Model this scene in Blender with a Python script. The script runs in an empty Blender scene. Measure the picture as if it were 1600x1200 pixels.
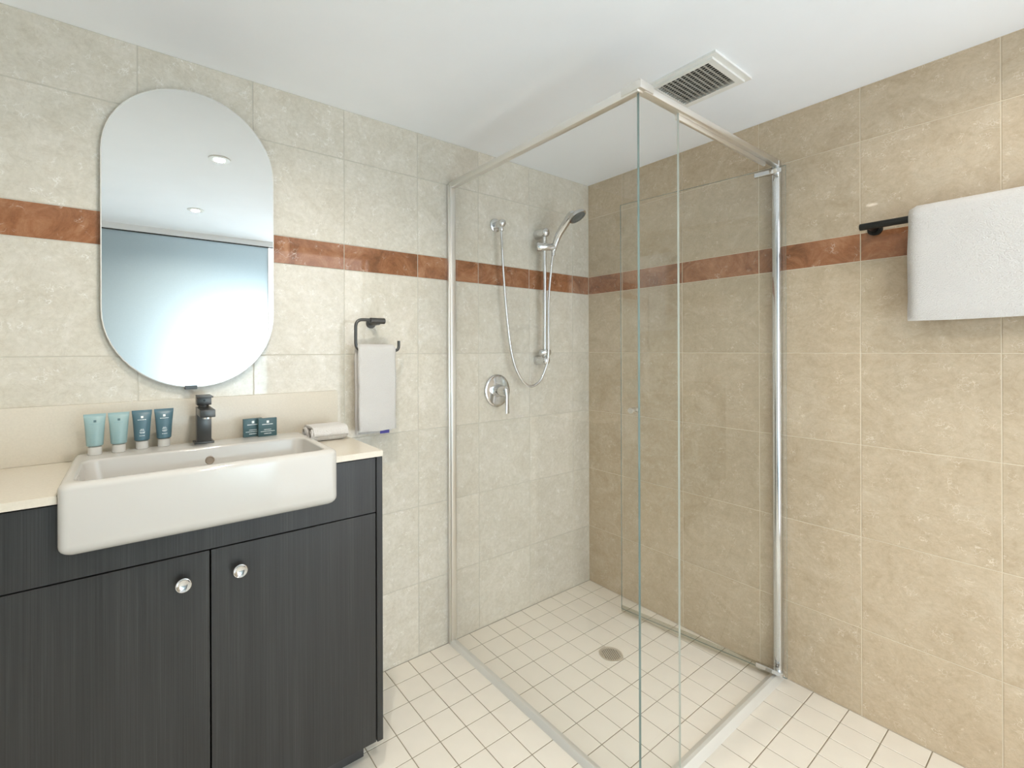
import bpy, bmesh, math, random
from mathutils import Vector, Matrix
random.seed(7)
sc = bpy.context.scene
COL = sc.collection
PI = math.pi

# ------------------------------------------------------------------ camera
f_px, u0, v0 = 720.788, 720.868, 547.273
cam_d = bpy.data.cameras.new('camera')
cam_d.sensor_fit = 'HORIZONTAL'
cam_d.sensor_width = 36.0
cam_d.lens = f_px / 1600 * 36
cam_d.shift_x = (800 - u0) / 1600
cam_d.shift_y = -(600 - v0) / 1600
cam_d.clip_start = 0.02
cam = bpy.data.objects.new('camera', cam_d)
COL.objects.link(cam)
R = Vector((0.813993, -0.580866, -0.003207)); U = Vector((0.002611, -0.001862, 0.999995)); F = Vector((0.580869, 0.813997, 0))
cam.matrix_world = Matrix(((R.x, U.x, -F.x, -1.981401), (R.y, U.y, -F.y, -1.607711), (R.z, U.z, -F.z, 1.226148), (0, 0, 0, 1)))
sc.camera = cam

# ------------------------------------------------------------------ world, lights, exposure
vs = sc.view_settings
vs.view_transform = 'Standard'
vs.look = 'None'
vs.gamma = 1
vs.use_curve_mapping = False
vs.exposure = 0.06
sc.cycles.transparent_max_bounces = 24
sc.cycles.max_bounces = 14
sc.cycles.diffuse_bounces = 8
sc.cycles.caustics_reflective = False
sc.cycles.caustics_refractive = False

w = bpy.data.worlds.new('world'); sc.world = w
w.use_nodes = True
w.node_tree.nodes['Background'].inputs[0].default_value = (0.72, 0.90, 0.95, 1)
w.node_tree.nodes['Background'].inputs[1].default_value = 0.10

def lamp(name, kind, loc, energy, color, **kw):
    d = bpy.data.lights.new(name, kind)
    d.energy = energy; d.color = color
    for k, v in kw.items(): setattr(d, k, v)
    o = bpy.data.objects.new(name, d); COL.objects.link(o)
    o.location = loc
    return o
# daylight falling on the frosted glass from the room beyond
glow = lamp('daylight_glow', 'AREA', (-1.14, -2.80, 0.95), 50, (0.76, 0.91, 1.0), shape='RECTANGLE', size=0.40, size_y=0.7)
glow.rotation_euler = (PI / 2, 0, 0)
# added soft fill through a made-up doorway in the left wall, behind the camera
hall_fill = lamp('added_hall_fill', 'AREA', (-3.05, -1.985, 1.10), 2.5, (1.0, 0.97, 0.95), shape='RECTANGLE', size=0.66, size_y=1.9)
hall_fill.rotation_euler = (PI / 2, 0, -PI / 2)
WARM = (1.0, 0.93, 0.83)
DOWN_W = [6.8, 12.0, 1.5]
DOWN_SPOTS = [(-1.655, -0.779), (-1.660, -1.708), (-0.40, -1.50)]
H = 2.10

# ------------------------------------------------------------------ materials
def mat(name):
    m = bpy.data.materials.new(name); m.use_nodes = True
    nt = m.node_tree
    b = nt.nodes['Principled BSDF']
    return m, nt, b
def N(nt, t, **kw):
    n = nt.nodes.new(t)
    for k, v in kw.items():
        if k.startswith('i_'):
            key = k[2:]
            key = int(key) if key.isdigit() else key.replace('_', ' ')
            n.inputs[key].default_value = v
        else: setattr(n, k, v)
    return n
def L(nt, a, b): nt.links.new(a, b)
def ramp(nt, src, stops):
    r = N(nt, 'ShaderNodeValToRGB')
    el = r.color_ramp.elements
    while len(el) < len(stops): el.new(0.5)
    for e, (p, c) in zip(el, stops): e.position = p; e.color = (*c, 1)
    L(nt, src, r.inputs[0]); return r
def mix(nt, fac, a, b, mode='MIX'):
    n = N(nt, 'ShaderNodeMix', data_type='RGBA', blend_type=mode)
    for s, v in ((n.inputs[0], fac), (n.inputs[6], a), (n.inputs[7], b)):
        if hasattr(v, 'links'): L(nt, v, s)
        elif isinstance(v, (int, float)): s.default_value = v
        else: s.default_value = (*v, 1)
    return n.outputs[2]
def bump(nt, b, src, strength, dist):
    n = N(nt, 'ShaderNodeBump', i_Strength=strength, i_Distance=dist)
    L(nt, src, n.inputs['Height']); L(nt, n.outputs[0], b.inputs['Normal']); return n
def plain(name, col, rough=0.5, metal=0.0, var=0.04, scale=6.0, bmp=0.0, bscale=60, spec=0.5):
    m, nt, b = mat(name)
    tc = N(nt, 'ShaderNodeTexCoord')
    no = N(nt, 'ShaderNodeTexNoise', i_Scale=scale, i_Detail=4.0)
    L(nt, tc.outputs['Object'], no.inputs['Vector'])
    lo = [max(0, c * (1 - var)) for c in col]; hi = [min(1, c * (1 + var)) for c in col]
    r = ramp(nt, no.outputs['Fac'], [(0.3, lo), (0.7, hi)])
    L(nt, r.outputs[0], b.inputs['Base Color'])
    b.inputs['Roughness'].default_value = rough
    b.inputs['Metallic'].default_value = metal
    b.inputs['Specular IOR Level'].default_value = spec
    if bmp:
        n2 = N(nt, 'ShaderNodeTexNoise', i_Scale=bscale, i_Detail=3.0)
        L(nt, tc.outputs['Object'], n2.inputs['Vector'])
        bump(nt, b, n2.outputs['Fac'], bmp, 0.002)
    return m
def stone(name, dark, mid, light, vein, rough, veinpos=0.60, vscale=1.0):
    m, nt, b = mat(name)
    tc = N(nt, 'ShaderNodeTexCoord'); oi = N(nt, 'ShaderNodeObjectInfo')
    off = N(nt, 'ShaderNodeVectorMath', operation='MULTIPLY_ADD')
    comb = N(nt, 'ShaderNodeCombineXYZ')
    for i in range(3): L(nt, oi.outputs['Random'], comb.inputs[i])
    L(nt, comb.outputs[0], off.inputs[0]); off.inputs[1].default_value = (37, 53, 91); L(nt, tc.outputs['Object'], off.inputs[2])
    v = off.outputs[0]
    cloud = N(nt, 'ShaderNodeTexNoise', i_Scale=5.0 * vscale, i_Detail=9.0, i_Roughness=0.74, i_Distortion=0.9)
    L(nt, v, cloud.inputs['Vector'])
    base = ramp(nt, cloud.outputs['Fac'], [(0.33, dark), (0.50, mid), (0.66, light)])
    # short pale fossil squiggles
    warp = N(nt, 'ShaderNodeTexNoise', i_Scale=16.0 * vscale, i_Detail=3.0)
    L(nt, v, warp.inputs['Vector'])
    wv = N(nt, 'ShaderNodeVectorMath', operation='MULTIPLY_ADD'); L(nt, warp.outputs['Color'], wv.inputs[0]); wv.inputs[1].default_value = (0.13, 0.13, 0.13); L(nt, v, wv.inputs[2])
    vor = N(nt, 'ShaderNodeTexVoronoi', feature='DISTANCE_TO_EDGE', i_Scale=12.5 * vscale); L(nt, wv.outputs[0], vor.inputs['Vector'])
    line = ramp(nt, vor.outputs['Distance'], [(0.0, (1, 1, 1)), (0.042, (0, 0, 0))])
    gate = N(nt, 'ShaderNodeTexNoise', i_Scale=13.0 * vscale, i_Detail=2.0); L(nt, v, gate.inputs['Vector'])
    gr = ramp(nt, gate.outputs['Fac'], [(veinpos - 0.02, (0, 0, 0)), (veinpos + 0.10, (1, 1, 1))])
    msk = mix(nt, 1.0, line.outputs[0], gr.outputs[0], 'MULTIPLY')
    sepv = N(nt, 'ShaderNodeRGBToBW'); L(nt, msk, sepv.inputs[0])
    # thin brownish hairlines and freckles
    hn = N(nt, 'ShaderNodeTexNoise', i_Scale=7.0 * vscale, i_Detail=7.0, i_Roughness=0.7, i_Distortion=1.6); L(nt, v, hn.inputs['Vector'])
    hr = ramp(nt, hn.outputs['Fac'], [(0.470, (1, 1, 1)), (0.492, (0.87, 0.84, 0.79)), (0.514, (1, 1, 1))])
    b2 = mix(nt, 0.55, base.outputs[0], mix(nt, 1.0, base.outputs[0], hr.outputs[0], 'MULTIPLY'))
    c1 = mix(nt, sepv.outputs[0], b2, vein)
    # fine grain
    fine = N(nt, 'ShaderNodeTexNoise', i_Scale=75.0, i_Detail=5.0, i_Roughness=0.7); L(nt, v, fine.inputs['Vector'])
    fr = ramp(nt, fine.outputs['Fac'], [(0.32, (0.925, 0.92, 0.91)), (0.68, (1.055, 1.055, 1.055))])
    c2 = mix(nt, 1.0, c1, fr.outputs[0], 'MULTIPLY')
    # tile to tile shade
    tr = ramp(nt, oi.outputs['Random'], [(0.0, (0.955, 0.955, 0.95)), (1.0, (1.035, 1.03, 1.025))])
    c3 = mix(nt, 1.0, c2, tr.outputs[0], 'MULTIPLY')
    L(nt, c3, b.inputs['Base Color'])
    b.inputs['Roughness'].default_value = rough
    bump(nt, b, cloud.outputs['Fac'], 0.002, 0.001)
    return m
M = {}
M['marble'] = stone('cream_marble', (0.62, 0.575, 0.485), (0.67, 0.63, 0.545), (0.725, 0.685, 0.61), (0.84, 0.82, 0.78), 0.04, 0.55, 2.0)
M['shadedmarble'] = stone('warm_shaded_cream_marble', (0.475, 0.38, 0.265), (0.522, 0.425, 0.305), (0.57, 0.478, 0.358), (0.69, 0.61, 0.49), 0.04, 0.55, 2.0)  # cream marble darkened and warmed: right-wall light and shade put into the colour
M['red'] = stone('red_marble', (0.18, 0.078, 0.036), (0.33, 0.145, 0.070), (0.46, 0.235, 0.130), (0.66, 0.52, 0.42), 0.04, 0.58, 1.7)
M['grout'] = plain('wall_grout', (0.66, 0.58, 0.45), 0.8, 0, 0.05)
M['greygrout'] = plain('grey_wall_grout', (0.56, 0.53, 0.455), 0.8, 0, 0.05)
M['floortile'] = plain('white_floor_tile', (0.80, 0.745, 0.655), 0.30, 0, 0.02, 14)
M['floorgrout'] = plain('floor_grout', (0.30, 0.255, 0.185), 0.9, 0, 0.15, 20)
M['paint'] = plain('ceiling_paint', (0.89, 0.92, 0.96), 0.9, 0, 0.01)
M['wallpaint'] = plain('wall_paint', (0.82, 0.80, 0.76), 0.85, 0, 0.02)
M['ceramic'] = plain('white_ceramic', (0.53, 0.51, 0.475), 0.08, 0, 0.01)
M['quartz'] = plain('cream_quartz', (0.64, 0.585, 0.49), 0.22, 0, 0.03, 220)
M['chrome'] = plain('chrome', (0.68, 0.685, 0.69), 0.07, 1.0, 0.01)
M['brushed'] = plain('bright_aluminium', (0.86, 0.84, 0.80), 0.36, 1.0, 0.02)
M['gun'] = plain('gunmetal', (0.095, 0.094, 0.090), 0.33, 0.75, 0.08)
M['black'] = plain('black_metal', (0.013, 0.014, 0.012), 0.36, 0.4, 0.05)
M['whiteplastic'] = plain('white_plastic', (0.80, 0.80, 0.77), 0.4, 0, 0.01)
M['dark'] = plain('recess_shade', (0.012, 0.011, 0.010), 0.9, 0, 0.1)  # for flat sheets that carry the shade of recesses in their colour
M['grille'] = plain('grille_plastic', (0.40, 0.39, 0.35), 0.5, 0, 0.05)
M['kick'] = plain('kickboard_dark', (0.06, 0.06, 0.06), 0.5, 0, 0.1)
M['lightteal'] = plain('pale_teal_plastic', (0.265, 0.385, 0.385), 0.38, 0, 0.03)
M['darkteal'] = plain('deep_teal_plastic', (0.072, 0.145, 0.178), 0.36, 0, 0.03)
M['boxteal'] = plain('dark_teal_card', (0.046, 0.098, 0.108), 0.33, 0, 0.04)
M['printw'] = plain('white_print', (0.80, 0.84, 0.82), 0.5, 0, 0.01)
M['printwd'] = plain('faint_white_print', (0.42, 0.53, 0.55), 0.5, 0, 0.01)
M['printd'] = plain('dark_print', (0.05, 0.12, 0.13), 0.5, 0, 0.01)
M['printdd'] = plain('faint_dark_print', (0.22, 0.36, 0.37), 0.5, 0, 0.01)
M['blue'] = plain('blue_thread', (0.10, 0.09, 0.36), 0.8, 0, 0.1)
M['blacktrim'] = plain('dark_gap_shade', (0.03, 0.03, 0.03), 0.6, 0, 0.1)
M['steel'] = plain('satin_steel', (0.70, 0.65, 0.56), 0.42, 0.7, 0.05)
M['taupe'] = plain('dull_bronze_steel', (0.30, 0.25, 0.20), 0.45, 0.4, 0.05)
M['spray'] = plain('spray_face', (0.12, 0.135, 0.135), 0.4, 0.3, 0.2, 80)

def terry(name, col):
    m, nt, b = mat(name)
    tc = N(nt, 'ShaderNodeTexCoord')
    big = N(nt, 'ShaderNodeTexNoise', i_Scale=14.0, i_Detail=3.0); L(nt, tc.outputs['Object'], big.inputs['Vector'])
    r = ramp(nt, big.outputs['Fac'], [(0.3, [c * 0.97 for c in col]), (0.7, col)])
    L(nt, r.outputs[0], b.inputs['Base Color'])
    b.inputs['Roughness'].default_value = 0.95
    b.inputs['Sheen Weight'].default_value = 0.25
    mp = N(nt, 'ShaderNodeMapping'); mp.inputs['Scale'].default_value = (1, 1, 1.8); L(nt, tc.outputs['Object'], mp.inputs[0])
    n2 = N(nt, 'ShaderNodeTexNoise', i_Scale=330.0, i_Detail=2.0); L(nt, mp.outputs[0], n2.inputs['Vector'])
    bump(nt, b, n2.outputs['Fac'], 0.8, 0.004)
    return m
M['towel'] = terry('white_terry', (0.66, 0.635, 0.605))

def wood():
    m, nt, b = mat('charcoal_pinstripe_laminate')
    tc = N(nt, 'ShaderNodeTexCoord')
    mp = N(nt, 'ShaderNodeMapping'); mp.inputs['Scale'].default_value = (330, 330, 2.2); L(nt, tc.outputs['Object'], mp.inputs[0])
    n1 = N(nt, 'ShaderNodeTexNoise', i_Scale=1.0, i_Detail=4.0, i_Roughness=0.65); L(nt, mp.outputs[0], n1.inputs['Vector'])
    mp2 = N(nt, 'ShaderNodeMapping'); mp2.inputs['Scale'].default_value = (26, 26, 1.3); L(nt, tc.outputs['Object'], mp2.inputs[0])
    n2 = N(nt, 'ShaderNodeTexNoise', i_Scale=1.0, i_Detail=3.0); L(nt, mp2.outputs[0], n2.inputs['Vector'])
    mx = N(nt, 'ShaderNodeMath', operation='MULTIPLY_ADD', i_1=0.62, i_2=0.0); L(nt, n1.outputs['Fac'], mx.inputs[0])
    ad = N(nt, 'ShaderNodeMath', operation='MULTIPLY_ADD', i_1=0.38); L(nt, n2.outputs['Fac'], ad.inputs[0]); L(nt, mx.outputs[0], ad.inputs[2])
    r = ramp(nt, ad.outputs[0], [(0.34, (0.013, 0.0135, 0.0135)), (0.52, (0.023, 0.0232, 0.023)), (0.68, (0.042, 0.042, 0.041))])
    L(nt, r.outputs[0], b.inputs['Base Color'])
    b.inputs['Roughness'].default_value = 0.36
    bump(nt, b, n1.outputs['Fac'], 0.25, 0.002)
    return m
M['wood'] = wood()

def glass(name, tint, spec_boost=1.0):
    m = bpy.data.materials.new(name); m.use_nodes = True
    nt = m.node_tree; nt.nodes.clear()
    out = N(nt, 'ShaderNodeOutputMaterial')
    tr = N(nt, 'ShaderNodeBsdfTransparent'); tr.inputs[0].default_value = (*tint, 1)
    gl = N(nt, 'ShaderNodeBsdfAnisotropic'); gl.inputs['Roughness'].default_value = 0.0
    lw = N(nt, 'ShaderNodeLayerWeight', i_Blend=0.5)
    p = N(nt, 'ShaderNodeMath', operation='POWER', i_1=5.0); L(nt, lw.outputs['Facing'], p.inputs[0])
    a = N(nt, 'ShaderNodeMath', operation='MULTIPLY_ADD', i_1=0.65 * spec_boost, i_2=0.038 * spec_boost); L(nt, p.outputs[0], a.inputs[0])
    ms = N(nt, 'ShaderNodeMixShader'); L(nt, a.outputs[0], ms.inputs[0]); L(nt, tr.outputs[0], ms.inputs[1]); L(nt, gl.outputs[0], ms.inputs[2])
    L(nt, ms.outputs[0], out.inputs[0]); return m
M['glass'] = glass('clear_shower_glass', (0.995, 0.999, 0.997))
M['seal'] = glass('clear_vinyl_seal', (0.84, 0.84, 0.80), 1.3)
def glass_edge(name, lo, hi):
    m, nt, b = mat(name)
    tc = N(nt, 'ShaderNodeTexCoord'); no = N(nt, 'ShaderNodeTexNoise', i_Scale=9.0); L(nt, tc.outputs['Object'], no.inputs['Vector'])
    r = ramp(nt, no.outputs['Fac'], [(0.3, lo), (0.7, hi)])
    L(nt, r.outputs[0], b.inputs['Base Color'])
    b.inputs['Roughness'].default_value = 0.12
    return m
M['gedge'] = glass_edge('green_glass_edge', (0.17, 0.245, 0.24), (0.25, 0.33, 0.32))
M['gedgelight'] = glass_edge('lit_polished_glass_edge', (0.58, 0.62, 0.56), (0.66, 0.70, 0.64))  # paler copy of the glass edge, window light put into the colour
def mirror():
    m, nt, b = mat('silvered_mirror')
    tc = N(nt, 'ShaderNodeTexCoord'); no = N(nt, 'ShaderNodeTexNoise', i_Scale=3.0); L(nt, tc.outputs['Object'], no.inputs['Vector'])
    r = ramp(nt, no.outputs['Fac'], [(0.3, (0.93, 0.945, 0.94)), (0.7, (0.935, 0.95, 0.945))])
    L(nt, r.outputs[0], b.inputs['Base Color'])
    b.inputs['Metallic'].default_value = 1; b.inputs['Roughness'].default_value = 0.0
    return m
M['mirror'] = mirror()
def frosted():
    m = bpy.data.materials.new('frosted_window_glass'); m.use_nodes = True
    nt = m.node_tree; nt.nodes.clear()
    out = N(nt, 'ShaderNodeOutputMaterial')
    tr = N(nt, 'ShaderNodeBsdfTransparent'); tr.inputs[0].default_value = (0.96, 0.99, 1, 1)
    tl = N(nt, 'ShaderNodeBsdfTranslucent'); 
    tc = N(nt, 'ShaderNodeTexCoord'); no = N(nt, 'ShaderNodeTexNoise', i_Scale=120.0); L(nt, tc.outputs['Object'], no.inputs['Vector'])
    r = ramp(nt, no.outputs['Fac'], [(0.3, (0.90, 0.95, 0.97)), (0.7, (0.93, 0.98, 1.0))]); L(nt, r.outputs[0], tl.inputs[0])
    df = N(nt, 'ShaderNodeBsdfDiffuse'); df.inputs[0].default_value = (0.62, 0.70, 0.72, 1)
    m1 = N(nt, 'ShaderNodeMixShader', i_0=0.35); L(nt, tl.outputs[0], m1.inputs[1]); L(nt, df.outputs[0], m1.inputs[2])
    m2 = N(nt, 'ShaderNodeMixShader', i_0=0.12); L(nt, m1.outputs[0], m2.inputs[1]); L(nt, tr.outputs[0], m2.inputs[2])
    L(nt, m2.outputs[0], out.inputs[0]); return m
M['frost'] = frosted()
def capmat():
    m, nt, b = mat('translucent_cap')
    tc = N(nt, 'ShaderNodeTexCoord'); no = N(nt, 'ShaderNodeTexNoise', i_Scale=30.0); L(nt, tc.outputs['Object'], no.inputs['Vector'])
    r = ramp(nt, no.outputs['Fac'], [(0.3, (0.90, 0.88, 0.83)), (0.7, (0.93, 0.91, 0.87))]); L(nt, r.outputs[0], b.inputs['Base Color'])
    b.inputs['Roughness'].default_value = 0.18
    b.inputs['Transmission Weight'].default_value = 0.45
    b.inputs['IOR'].default_value = 1.2
    return m
M['cap'] = capmat()
M['anodised'] = plain('pale_anodised_aluminium', (0.74, 0.73, 0.69), 0.42, 0.35, 0.02)
def emit(name, col, s):
    m = bpy.data.materials.new(name); m.use_nodes = True
    nt = m.node_tree; nt.nodes.clear()
    out = N(nt, 'ShaderNodeOutputMaterial'); e = N(nt, 'ShaderNodeEmission', i_1=s); e.inputs[0].default_value = (*col, 1)
    L(nt, e.outputs[0], out.inputs[0]); return m
M['litpane'] = emit('daylit_window_pane', (0.93, 0.96, 1.0), 2.95)
M['lampglow'] = emit('lamp_glow', (1.0, 0.93, 0.82), 14.0)

# ------------------------------------------------------------------ mesh helpers
def B(): return bmesh.new()
def box(bm, x0, x1, y0, y1, z0, z1, bev=0.0, seg=2, mi=0):
    vs_ = [bm.verts.new((x, y, z)) for z in (z0, z1) for y in (y0, y1) for x in (x0, x1)]
    fs = [bm.faces.new([vs_[i] for i in q]) for q in ((0, 2, 3, 1), (4, 5, 7, 6), (0, 1, 5, 4), (2, 6, 7, 3), (0, 4, 6, 2), (1, 3, 7, 5))]
    for f in fs: f.material_index = mi
    if bev:
        es = list({e for f in fs for e in f.edges})
        bmesh.ops.bevel(bm, geom=es, offset=bev, segments=seg, profile=0.5, affect='EDGES')
def frame_of(d):
    d = d.normalized()
    a = Vector((0, 0, 1)) if abs(d.z) < 0.9 else Vector((1, 0, 0))
    u = d.cross(a).normalized()
    return u, d.cross(u).normalized()
def rings(bm, rs, cap0=True, cap1=True, mi=0, closed=False):
    vr = [[bm.verts.new(p) for p in r] for r in rs]
    n = len(vr[0])
    pairs = list(zip(vr, vr[1:])) + ([(vr[-1], vr[0])] if closed else [])
    for a, b in pairs:
        for i in range(n):
            f = bm.faces.new((a[i], a[(i + 1) % n], b[(i + 1) % n], b[i])); f.material_index = mi
    if cap0 and not closed: bm.faces.new(list(reversed(vr[0]))).material_index = mi
    if cap1 and not closed: bm.faces.new(vr[-1]).material_index = mi
def lathe(bm, prof, origin, axis, seg=24, mi=0, closed=False):
    """prof: (distance along axis, radius)"""
    o = Vector(origin); d = Vector(axis).normalized(); u, v = frame_of(d)
    rs = [[o + d * h + (u * math.cos(2 * PI * i / seg) + v * math.sin(2 * PI * i / seg)) * max(r, 1e-5) for i in range(seg)] for h, r in prof]
    rings(bm, rs, mi=mi, closed=closed)
def cyl(bm, p0, p1, r, seg=20, ch=0.0, mi=0):
    p0, p1 = Vector(p0), Vector(p1); h = (p1 - p0).length
    prof = [(0, r), (h, r)] if not ch else [(0, r - ch), (ch, r), (h - ch, r), (h, r - ch)]
    lathe(bm, prof, p0, p1 - p0, seg, mi)
def smooth_path(pts, n=8):
    pts = [Vector(p) for p in pts]; out = []
    for i in range(len(pts) - 1):
        p0 = pts[max(i - 1, 0)]; p1 = pts[i]; p2 = pts[i + 1]; p3 = pts[min(i + 2, len(pts) - 1)]
        for k in range(n):
            t = k / n
            out.append(0.5 * ((2 * p1) + (p2 - p0) * t + (2 * p0 - 5 * p1 + 4 * p2 - p3) * t * t + (3 * p1 - p0 - 3 * p2 + p3) * t ** 3))
    out.append(pts[-1]); return out
def tube(bm, pts, r, seg=12, mi=0):
    pts = [Vector(p) for p in pts]
    rad = r if callable(r) else (lambda t: r)
    d = (pts[1] - pts[0]).normalized(); u, _ = frame_of(d)
    rs = []
    for i, p in enumerate(pts):
        a = pts[max(i - 1, 0)]; b = pts[min(i + 1, len(pts) - 1)]
        d = (b - a).normalized()
        u = (u - d * u.dot(d)).normalized(); v = d.cross(u)
        rr = rad(i / (len(pts) - 1))
        rs.append([p + (u * math.cos(2 * PI * k / seg) + v * math.sin(2 * PI * k / seg)) * rr for k in range(seg)])
    rings(bm, rs, mi=mi)
def fillet(pts, r, n=6):
    """round the corners of a polyline"""
    pts = [Vector(p) for p in pts]; out = [pts[0]]
    for i in range(1, len(pts) - 1):
        p = pts[i]; a = (pts[i - 1] - p); b = (pts[i + 1] - p)
        rr = min(r, a.length * 0.49, b.length * 0.49)
        A = p + a.normalized() * rr; Bq = p + b.normalized() * rr
        for k in range(n + 1):
            t = k / n
            out.append(A * (1 - t) ** 2 + p * 2 * t * (1 - t) + Bq * t * t)
    out.append(pts[-1]); return out
def prism(bm, poly, fn0, fn1, mi=0):
    """poly of 2D points; fn maps (a,b) -> 3D for both ends"""
    rings(bm, [[Vector(fn0(a, b)) for a, b in poly], [Vector(fn1(a, b)) for a, b in poly]], mi=mi)
def rrect(x0, x1, y0, y1, r, n=6):
    out = []
    for cx, cy, a0 in ((x1 - r, y1 - r, 0), (x0 + r, y1 - r, PI / 2), (x0 + r, y0 + r, PI), (x1 - r, y0 + r, 1.5 * PI)):
        for k in range(n + 1):
            a = a0 + k / n * PI / 2
            out.append((cx + r * math.cos(a), cy + r * math.sin(a)))
    return out

WORLD = {}
def obj(name, bm, m, parent=None, sharp=35, loc=None):
    """one mesh object; geometry is given in world coordinates and made local to its thing"""
    bmesh.ops.recalc_face_normals(bm, faces=bm.faces)
    o0 = Vector(loc) if loc is not None else (WORLD[parent.name] if parent else Vector((0, 0, 0)))
    if o0.length: bmesh.ops.translate(bm, verts=bm.verts, vec=-o0)
    me = bpy.data.meshes.new(name); bm.to_mesh(me); bm.free()
    for mm in (m if isinstance(m, (list, tuple)) else [m]): me.materials.append(mm)
    for p in me.polygons: p.use_smooth = True
    me.set_sharp_from_angle(angle=math.radians(sharp))
    o = bpy.data.objects.new(name, me); COL.objects.link(o)
    if parent:
        o.parent = parent; o.location = o0 - WORLD[parent.name]
    else: o.location = o0
    WORLD[o.name] = o0
    return o
def tag(o, label, cat, group=None):
    o['label'] = label; o['category'] = cat
    if group: o['group'] = group
    return o
def thing(name, loc, label, cat, group=None):
    o = bpy.data.objects.new(name, None); COL.objects.link(o)
    o.empty_display_size = 0.05
    o.location = loc; WORLD[o.name] = Vector(loc)
    return tag(o, label, cat, group)
def struct(o): o['kind'] = 'structure'; return o

# ------------------------------------------------------------------ the room shell
XL, YF = -2.62, -2.34           # left wall, front (window) wall
G = 0.0013                       # joint depth
bm = B(); box(bm, XL, 0.06, YF - 0.06, 0.06, -0.12, -G); floor = struct(obj('floor', bm, M['floorgrout']))
bm = B(); box(bm, XL - 0.06, 0.06, YF - 0.06, 0.06, H, H + 0.1); ceiling = struct(obj('ceiling', bm, M['paint']))
bm = B(); box(bm, XL - 0.06, 0.06, G, 0.06, -0.12, H); wall_back = struct(obj('wall_back', bm, M['greygrout']))
bm = B(); box(bm, G, 0.06, YF - 0.06, G, -0.12, H); wall_right = struct(obj('wall_right', bm, M['grout']))
bm = B()
box(bm, XL - 0.06, XL, -1.655, 0.0, -0.12, H); box(bm, XL - 0.06, XL, YF - 0.06, -2.315, -0.12, H); box(bm, XL - 0.06, XL, -2.315, -1.655, 2.03, H)  # doorway gap made up so the added fill can shine in
wall_left = struct(obj('wall_left', bm, M['wallpaint']))

TILES = {}
def tile_mesh(wd, ht, dep, m, ch=0.0009):
    key = (round(wd, 4), round(ht, 4), m.name)
    if key in TILES: return TILES[key]
    b_ = B(); a, c = wd / 2, ht / 2
    o_ = [b_.verts.new((x, y, -dep)) for x, y in ((-a, -c), (a, -c), (a, c), (-a, c))]
    mdl = [b_.verts.new((x, y, -ch)) for x, y in ((-a, -c), (a, -c), (a, c), (-a, c))]
    tp = [b_.verts.new((x, y, 0)) for x, y in ((-a + ch, -c + ch), (a - ch, -c + ch), (a - ch, c - ch), (-a + ch, c - ch))]
    for i in range(4):
        j = (i + 1) % 4
        b_.faces.new((o_[i], o_[j], mdl[j], mdl[i])); b_.faces.new((mdl[i], mdl[j], tp[j], tp[i]))
    b_.faces.new(tp)
    me = bpy.data.meshes.new('tile'); b_.to_mesh(me); b_.free(); me.materials.append(m)
    TILES[key] = me; return me
def put_tile(name, wd, ht, m, parent, loc, rot, jit=0.0):
    o = bpy.data.objects.new(name, tile_mesh(wd, ht, 0.0035, m)); COL.objects.link(o)
    o.parent = parent; o.location = loc; o.rotation_euler = rot
    return o
def cuts(lo, hi, start, pitch):
    c = [lo]; k = math.ceil((lo - start) / pitch - 1e-6)
    while start + k * pitch < hi - 1e-6:
        v = start + k * pitch
        if v > lo + 0.012: c.append(v)
        k += 1
    c.append(hi)
    if c[-1] - c[-2] < 0.012: c.pop(-2)
    return c
WP, J = 0.3068, 0.0026
zcut = [0.0, 1.519 - 4 * WP, 1.519 - 3 * WP, 1.519 - 2 * WP, 1.519 - WP, 1.519, 1.6122, 1.6122 + WP, H]
for zi in range(len(zcut) - 1):
    z0, z1 = zcut[zi], zcut[zi + 1]
    band = zi == 5
    mt = M['red'] if band else M['marble']
    nm = 'border_tile' if band else 'wall_tile'
    xs = cuts(XL, 0.0, -0.1273, WP)
    for x0, x1 in zip(xs, xs[1:]):
        o = put_tile(nm, x1 - x0 - J, z1 - z0 - J, mt, wall_back, ((x0 + x1) / 2, random.uniform(-0.0002, 0.0002), (z0 + z1) / 2), (PI / 2, 0, 0))
    ys = cuts(YF, 0.0, -0.2077, WP)
    mt = M['red'] if band else M['shadedmarble']
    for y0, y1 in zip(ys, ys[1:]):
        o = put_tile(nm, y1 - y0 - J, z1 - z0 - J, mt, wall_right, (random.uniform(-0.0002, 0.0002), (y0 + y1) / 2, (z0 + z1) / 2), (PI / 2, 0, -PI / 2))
FP, FJ = 0.10059, 0.0028
xs = cuts(XL, 0.0, -0.0919, FP); ys = cuts(YF, 0.0, -0.0882, FP)
rest = B()
for x0, x1 in zip(xs, xs[1:]):
    for y0, y1 in zip(ys, ys[1:]):
        if x0 > -1.66 and y0 > -1.52:
            t = put_tile('floor_tile', x1 - x0 - FJ, y1 - y0 - FJ, M['floortile'], floor, ((x0 + x1) / 2, (y0 + y1) / 2, random.uniform(-0.0002, 0.0002)), (0, 0, 0))
        else: box(rest, x0 + FJ / 2, x1 - FJ / 2, y0 + FJ / 2, y1 - FJ / 2, -0.003, 0)
o = obj('floor_tile_field', rest, M['floortile'], floor); o['kind'] = 'stuff'

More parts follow.
